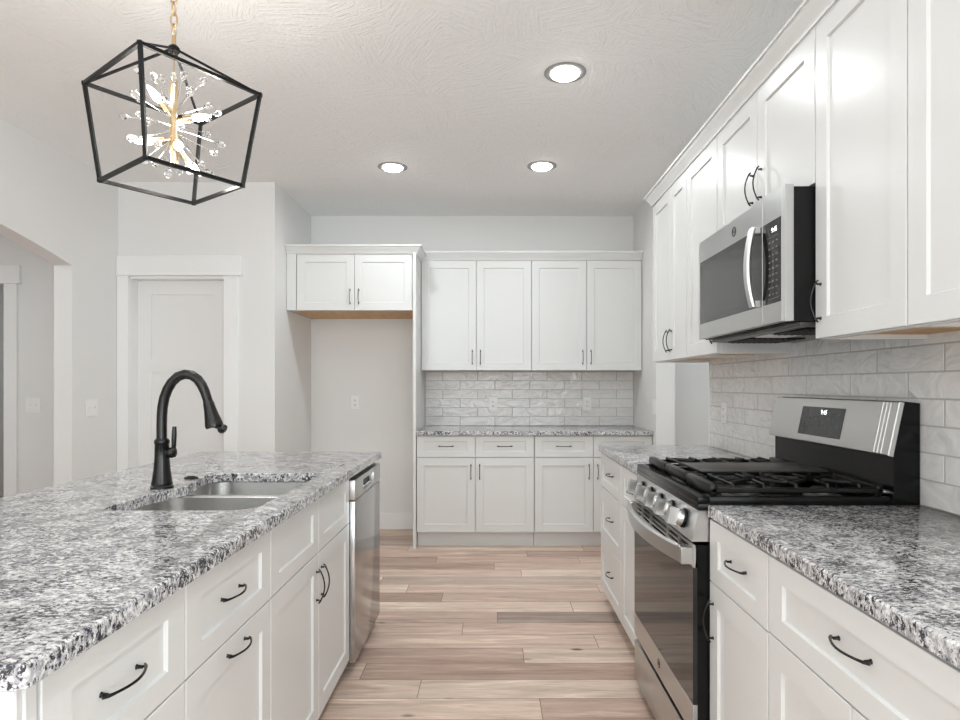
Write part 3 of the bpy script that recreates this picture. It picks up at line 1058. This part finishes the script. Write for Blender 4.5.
hd = MB()
Ls = []
for k in range(25):
    s = -1 + 2 * k / 24
    y = 87.65 + s * 14.6
    x = 22.35 - 1.75 * (1 - s * s)
    tk = 0.55
    Ls.append([(x, y, 29.0), (x, y, 30.75), (x + tk, y, 30.9), (x + tk, y, 28.9)])
hd.loops(Ls)
for s in (-1, 1):
    yy = 87.65 + s * 13.9
    hd.box(22.2, 23.6, yy - 0.75, yy + 0.75, 28.9, 30.9, 0.08)
hd.build('door_handle', 'steel', od)
bd = MB().lathe([(0.62, 0), (0.62, 0.04), (0.52, 0.05), (0.50, 0.03)], (23.5, 87.6, 10.7), (-1, 0, 0), 28, False, False).build('badge', 'slot', od)
text_mesh('GE', 0.62, lambda u, v, w: (23.5 - w, u, v), 87.6, 10.7, 0.02, 'badge_lettering', 'slot', bd, mirror=True)
cpn = MB()
cpn.prism([(23.3, 31.7), (25.4, 31.7), (25.4, 35.3), (24.15, 35.3)], lambda u, v, w: (u, w, v), RY0, RY1)
cpn.build('control_panel', 'steel', t)
kd = Vector((-0.973, 0, 0.23))
for yy in (76.7, 82.1, 87.6, 93.0, 98.2):
    c = Vector((23.75, yy, 33.6))
    k_ = MB().lathe([(1.22, -0.15), (1.22, 0.22), (1.08, 0.36)], c, kd, 28).build('knob', 'black', t)
    g = MB()
    g.lathe([(1.02, 0.3), (1.0, 0.95), (0.9, 1.1), (0.3, 1.14)], c, kd, 28)
    up = Vector((0.23, 0, 0.973))
    p = c + kd * 1.0
    sd = Vector((0, 1, 0))
    g.loops([[p + sd * a + up * b + kd * d for a, b in ((-0.52, -1.05), (0.52, -1.05), (0.52, 1.05), (-0.52, 1.05))] for d in (0, 1.15)])
    g.build('knob_grip', 'steel', k_)
ct = MB()
ct.box(23.95, 47.2, RY0 - 0.1, RY1 + 0.05, 35.35, 36.15, 0.15, 2)
for a, b, c, d in ((23.95, 25.4, RY0 - 0.1, RY1 + 0.05), (25.3, 46.5, RY0 - 0.2, RY0 + 0.6), (25.3, 46.5, RY1 - 0.6, RY1 + 0.2)):
    ct.box(a, b, c, d, 36.0, 37.0, 0.2, 2)
ct.build('cooktop', 'black', t)
for (x, y, r) in ((31.5, 78.0, 1.7), (41.5, 78.0, 1.35), (36.5, 87.6, 1.5), (31.5, 97.2, 1.5), (41.5, 97.2, 1.35)):
    bb = MB().lathe([(r + 0.9, 0), (r + 0.9, 0.12), (r + 0.25, 0.3), (r + 0.2, 0.75)], (x, y, 36.12), (0, 0, 1), 24).build('burner', 'vent', t)
    MB().lathe([(r, 0), (r + 0.05, 0.12), (r - 0.1, 0.36), (0.1, 0.42)], (x, y, 36.86), (0, 0, 1), 24).build('burner_cap', 'iron', bb)


def grate(y0, y1, plain):
    g = MB()
    z0, z1 = 37.5, 38.25
    xa, xb = 25.7, 46.3
    # front and rear rails are deep rounded castings
    g.box(xa, xa + 1.1, y0, y1, 36.9, z1 + 0.1, 0.3, 2)
    g.box(xb - 0.9, xb, y0, y1, 36.9, z1, 0.25, 2)
    g.box(xa, xb, y0, y0 + 0.5, 37.25, 37.85, 0.12)
    g.box(xa, xb, y1 - 0.5, y1, 37.25, 37.85, 0.12)
    for xx in (xa + 0.3, xb - 0.9):
        for yy in (y0 + 0.1, y1 - 0.7):
            g.box(xx, xx + 0.6, yy, yy + 0.6, 36.1, z0 + 0.2, 0.1)
    ym = (y0 + y1) / 2
    if plain:
        for xx in (29.5, 36.0, 42.5):
            g.box(xx - 0.2, xx + 0.2, y0 + 0.1, y1 - 0.1, 37.6, z1, 0.08)
    else:
        zc = 38.15
        for xx in (28.6, 36.1, 43.6):            # full cross bars with dropped ends
            g.tube([(xx, y0 + 0.2, 37.4), (xx, y0 + 0.5, zc), (xx, y1 - 0.5, zc), (xx, y1 - 0.2, 37.4)], 0.23, 6)
        for xc in (32.3, 39.9):                  # fingers pointing at each burner
            for sg in (-1, 1):
                ye = y0 + 0.2 if sg < 0 else y1 - 0.2
                g.tube([(xc, ye, 37.4), (xc, ye - sg * 0.35, zc), (xc, ym + sg * 1.1, zc + 0.05)], 0.22, 6)
                g.tube([(xc + sg * 3.6, ym, zc), (xc + sg * 1.2, ym, zc)], 0.22, 6)
                for sy in (-1, 1):
                    g.tube([(xc + sg * 3.5, ym + sy * 2.6, zc), (xc + sg * 1.1, ym + sy * 0.9, zc + 0.05)], 0.2, 6)
    return g.build('grate', 'iron', t)


grate(73.3, 82.6, False)
gm = grate(82.8, 92.5, True)
grate(92.7, 102.0, False)
MB().box(28.0, 45.2, 83.5, 91.8, 38.25, 38.6, 0.15, 2).build('griddle_plate', 'griddle', gm)
# backguard: black lower riser and tilted steel console
bg = MB()
bg.prism([(46.4, 36.0), (49.95, 36.0), (49.95, 47.9), (48.2, 48.1), (46.9, 41.8), (46.9, 37.2)], lambda u, v, w: (u, w, v), RY0 - 0.1, RY1 + 0.1)
bg = bg.build('backguard', 'black', t)
MB().box(46.2, 47.0, RY0 + 0.6, RY1 - 0.6, 37.2, 37.6, 0.1).build('rear_trim', 'steel', bg)


def FG(u, v, w):     # tilted console face: u along y, v up the slope, w outward
    n = Vector((-6.3, 0, 1.35)).normalized()
    s = Vector((1.35, 0, 6.3)).normalized()
    p = Vector((46.75, u, 41.65)) + s * v + n * w
    return tuple(p)


con = MB().slab(FG, RY0 - 0.05, RY1 + 1.2, 0.0, 6.45, -0.3, 0.5, 0.10)
for yy in (74.0, 74.7, 75.4):
    con.slab(FG, yy - 0.1, yy + 0.1, 0.1, 6.35, 0.45, 0.58, 0.04)
con = con.build('console', 'steelv', bg)
dsp = MB().slab(FG, 83.0, 94.4, 1.0, 5.2, 0.48, 0.56, 0.02).build('display', 'glass_black', con)
dl = lambda u, v, w: FG(u, v, w)
text_mesh('9:45', 0.95, dl, 88.2, 4.45, 0.56, 'clock_digits', 'digits', dsp, 0.004, mirror=True)
lines = MB()
rg = random.Random(5)
for v in (4.4, 3.5, 2.6, 1.75):
    for k in range(9):
        u = 84.0 + k * 1.15
        if v > 4 and 86.3 < u < 90.5:
            continue
        if v < 2 and 85.2 < u < 90.5:
            continue
        if rg.random() < 0.12:
            continue
        lines.slab(FG, u, u + rg.uniform(0.3, 0.55), v, v + 0.16, 0.555, 0.568, 0.002)
        lines.slab(FG, u + 0.08, u + 0.3, v - 0.26, v - 0.14, 0.555, 0.568, 0.002)
lines.build('touch_keys', 'print', dsp)

# ------------------------------------------------------------------ microwave
t = thing('microwave', 'stainless steel over-the-range microwave hung under the short cabinet above the range', 'microwave', (42, 87.5, 56.9))
MY0, MY1 = 72.4, 102.7
MB().box(35.2, 50.0, MY0 + 0.1, MY1 - 0.1, 57.5, 73.3, 0.05).build('case', 'blackm', t)


def FM(u, v, w):
    return (34.2 - w, u, v)


md = MB()
md.slab(FM, 78.6, MY1, 57.6, 73.5, -1.0, 0.0, 0.06)
md = md.build('door', 'steel', t)
mp = MB()
mp.slab(FM, MY0 + 0.9, 78.5, 57.6, 73.5, -1.0, 0.0, 0.06)
mp = mp.build('control_column', 'steel', t)
em = MB()
for a, b in ((MY0, MY0 + 0.26), (MY0 + 0.32, MY0 + 0.56), (MY0 + 0.62, MY0 + 0.84)):
    em.slab(FM, a, b, 57.55, 73.5, -1.0, 0.03, 0.04)
em.build('edge_trim', 'steel', t)
wn_ = MB().slab(FM, 78.7, MY1 - 0.7, 60.0, 70.1, -0.1, 0.04, 0.02).build('window', 'glass_black', md)
MB().slab(FM, 84.0, MY1 - 2.0, 60.9, 69.2, 0.03, 0.05, 0.005).build('window_screen', simple('dark_window_mesh', (0.03, 0.03, 0.029), 0.08), wn_)
pn = MB().slab(FM, 73.5, 78.45, 60.0, 70.1, -0.1, 0.04, 0.02).build('key_panel', 'glass_black', mp)
text_mesh('9:45', 0.85, FM, 75.2, 68.9, 0.045, 'clock_digits', 'digits', pn, 0.004, mirror=True)
ky = MB()
for r in range(9):
    z = 67.4 - r * 0.8
    for c in range(3):
        u = 74.3 + c * 0.95
        ky.slab(FM, u, u + 0.5, z, z + 0.22, 0.035, 0.048, 0.002)
ky.slab(FM, 74.0, 77.0, 68.1, 68.17, 0.035, 0.048, 0.002)
ky.slab(FM, 74.0, 77.0, 60.55, 60.62, 0.035, 0.048, 0.002)
ky.build('keys', 'print', pn)
mh = MB()
Ls = []
for k in range(21):
    s = -1 + 2 * k / 20
    z = 65.1 + s * 5.1
    w_ = 0.75 + 0.75 * (1 - s * s)
    Ls.append([FM(79.0, z, w_), FM(79.15, z, w_ + 0.28), FM(80.15, z, w_ + 0.28), FM(80.3, z, w_), FM(80.15, z, w_ - 0.3), FM(79.15, z, w_ - 0.3)])
mh.loops(Ls)
mh.slab(FM, 79.1, 80.2, 69.4, 70.2, 0.0, 0.95, 0.05)
mh.slab(FM, 79.1, 80.2, 60.0, 60.8, 0.0, 0.95, 0.05)
mh.build('handle', 'satin', md)
bd = MB().lathe([(0.68, 0), (0.68, 0.05), (0.57, 0.06), (0.55, 0.03)], FM(87.8, 71.75, 0), (-1, 0, 0), 28, False, False).build('badge', 'slot', md)
text_mesh('GE', 0.68, FM, 87.8, 71.75, 0.02, 'badge_lettering', 'slot', bd, mirror=True)
un = MB()
un.box(36.2, 49.8, MY0 + 0.6, MY1 - 0.6, 57.0, 57.55, 0.1)
un.build('underside', 'vent', t)
for a, b in ((75.0, 84.0), (91.0, 100.0)):
    f = MB()
    f.box(38.0, 46.0, a, b, 56.8, 57.05, 0.08)
    for k in range(9):
        f.box(38.4 + k * 0.85, 38.75 + k * 0.85, a + 0.4, b - 0.4, 56.72, 56.85)
    f.build('grease_filter', 'blackm', t)
MB().box(38.0, 42.5, 85.3, 89.7, 56.85, 57.05, 0.05).build('work_light', 'plate', t)

# ------------------------------------------------------------------ lantern pendant
px_, py_, zt, zb = -43.0, 83.7, 90.0, 77.2
t = thing('pendant_light', 'black open lantern pendant with brass stem, lit candle bulbs and crystal sprays', 'pendant light', (px_, py_, zb))
h = 40.0
TOP = [Vector((-1.029 * h, 1.810 * h, zt)), Vector((-1.3506 * h, 2.052 * h, zt)), Vector((-1.116 * h, 2.371 * h, zt)), Vector((-0.8003 * h, 2.134 * h, zt))]
g_ = 27.2
BOT = [Vector((-1.5228 * g_, 2.722 * g_, zb)), Vector((-1.9166 * g_, 3.026 * g_, zb)), Vector((-1.6432 * g_, 3.4085 * g_, zb)), Vector((-1.2514 * g_, 3.105 * g_, zb))]
hub = Vector((px_, py_, 95.5))
fr = MB()
bw = 0.44
for i in range(4):
    j = (i + 1) % 4
    fr.bar(TOP[i], TOP[j], bw)
    fr.bar(BOT[i], BOT[j], bw)
    fr.bar(TOP[i], BOT[i], bw)
    for q in (TOP[i], BOT[i]):
        fr.box(q.x - 0.27, q.x + 0.27, q.y - 0.27, q.y + 0.27, q.z - 0.27, q.z + 0.27, 0.05)
    fr.bar(TOP[i], hub, 0.28)
fr.lathe([(0.7, -0.5), (0.75, 0.0), (0.45, 0.35), (0.2, 0.5)], hub, (0, 0, 1), 18)
fr.build('lantern_frame', 'frame', t)
st = MB()
st.cyl((px_, py_, 91.2), (px_, py_, 79.9), 0.46, 0.46, 16)
st.cyl((px_ - 0.55, py_ + 0.3, 88.5), (px_ - 0.55, py_ + 0.3, 81.5), 0.2, 0.2, 12)
st.cyl((px_, py_, 95.2), (px_, py_, 91.0), 0.09, 0.09, 8)
st.cyl((px_, py_, 95.9), (px_, py_, 97.2), 0.3, 0.24, 14)
sm = st.build('stem', 'brass', t)
ch = MB()
z = 97.0
k = 0
while z < CZ - 1.3:
    pts = []
    for a in range(17):
        an = 2 * math.pi * a / 16
        dx = 0.42 * math.cos(an)
        dz = 0.95 * math.sin(an)
        pts.append((px_ + (dx if k % 2 else 0), py_ + (0 if k % 2 else dx), z + 0.85 + dz))
    ch.tube(pts, 0.11, 6, False)
    z += 1.5
    k += 1
ch.build('chain', 'brass', t)
MB().lathe([(0.4, -1.2), (1.2, -0.9), (2.4, -0.35), (2.5, 0)], (px_, py_, CZ), (0, 0, 1), 28).build('canopy', 'brass', t)
# six candle arms
arms = [((-2.0, -2.0, 2.9), 86.0), ((3.3, 1.6, 1.1), 85.8), ((-3.1, -1.6, -0.9), 83.2), ((1.8, -2.4, -1.7), 83.0), ((2.2, 2.6, -2.9), 82.3), ((-1.0, 3.4, 1.6), 85.0)]
for d, z0 in arms:
    d = Vector(d).normalized()
    o = Vector((px_, py_, z0))
    a = MB().tube([o, o + d * 1.1, o + d * 1.15, o + d * 2.3], [0.18, 0.18, 0.42, 0.42], 14).build('candle_arm', 'brass', t)
    MB().lathe([(0.26, 2.25), (0.34, 2.5), (0.52, 3.0), (0.50, 3.5), (0.30, 4.2), (0.10, 4.75)], o, d, 16).build('bulb', 'bulb', a)
    ld = bpy.data.lights.new('bulb_light', 'POINT')
    ld.energy = 1.6
    ld.color = (1, 0.95, 0.88)
    ld.shadow_soft_size = 0.02
    lo = bpy.data.objects.new('bulb_light', ld)
    COL.objects.link(lo)
    lo.parent = t.o
    lo.location = (o + d * 5.1) * I - t.o.location
# crystal sprays
rg = random.Random(12)
N = 36
for k in range(N):
    cz = 1 - 2 * (k + 0.5) / N
    ph = k * 2.39996 + 0.4
    rr = math.sqrt(max(0, 1 - cz * cz))
    d = Vector((rr * math.cos(ph), rr * math.sin(ph), cz * 0.95)).normalized()
    o = Vector((px_, py_, 85.2 + 2.2 * cz))
    Lr = rg.uniform(4.3, 5.9) * (0.82 if abs(cz) > 0.75 else 1.0)
    s = MB().tube([o + d * 0.3, o + d * Lr], 0.06, 5).build('crystal_rod', 'wire', t)
    q = 1.1 + 0.35 * rg.random()
    MB().lathe([(0.06, -0.55 * q), (0.26 * q, -0.2 * q), (0.36 * q, 0.12 * q), (0.30 * q, 0.38 * q), (0.08, 0.55 * q)], o + d * (Lr + 0.45 * q), d, 8).build('crystal_drop', 'crystal', s)
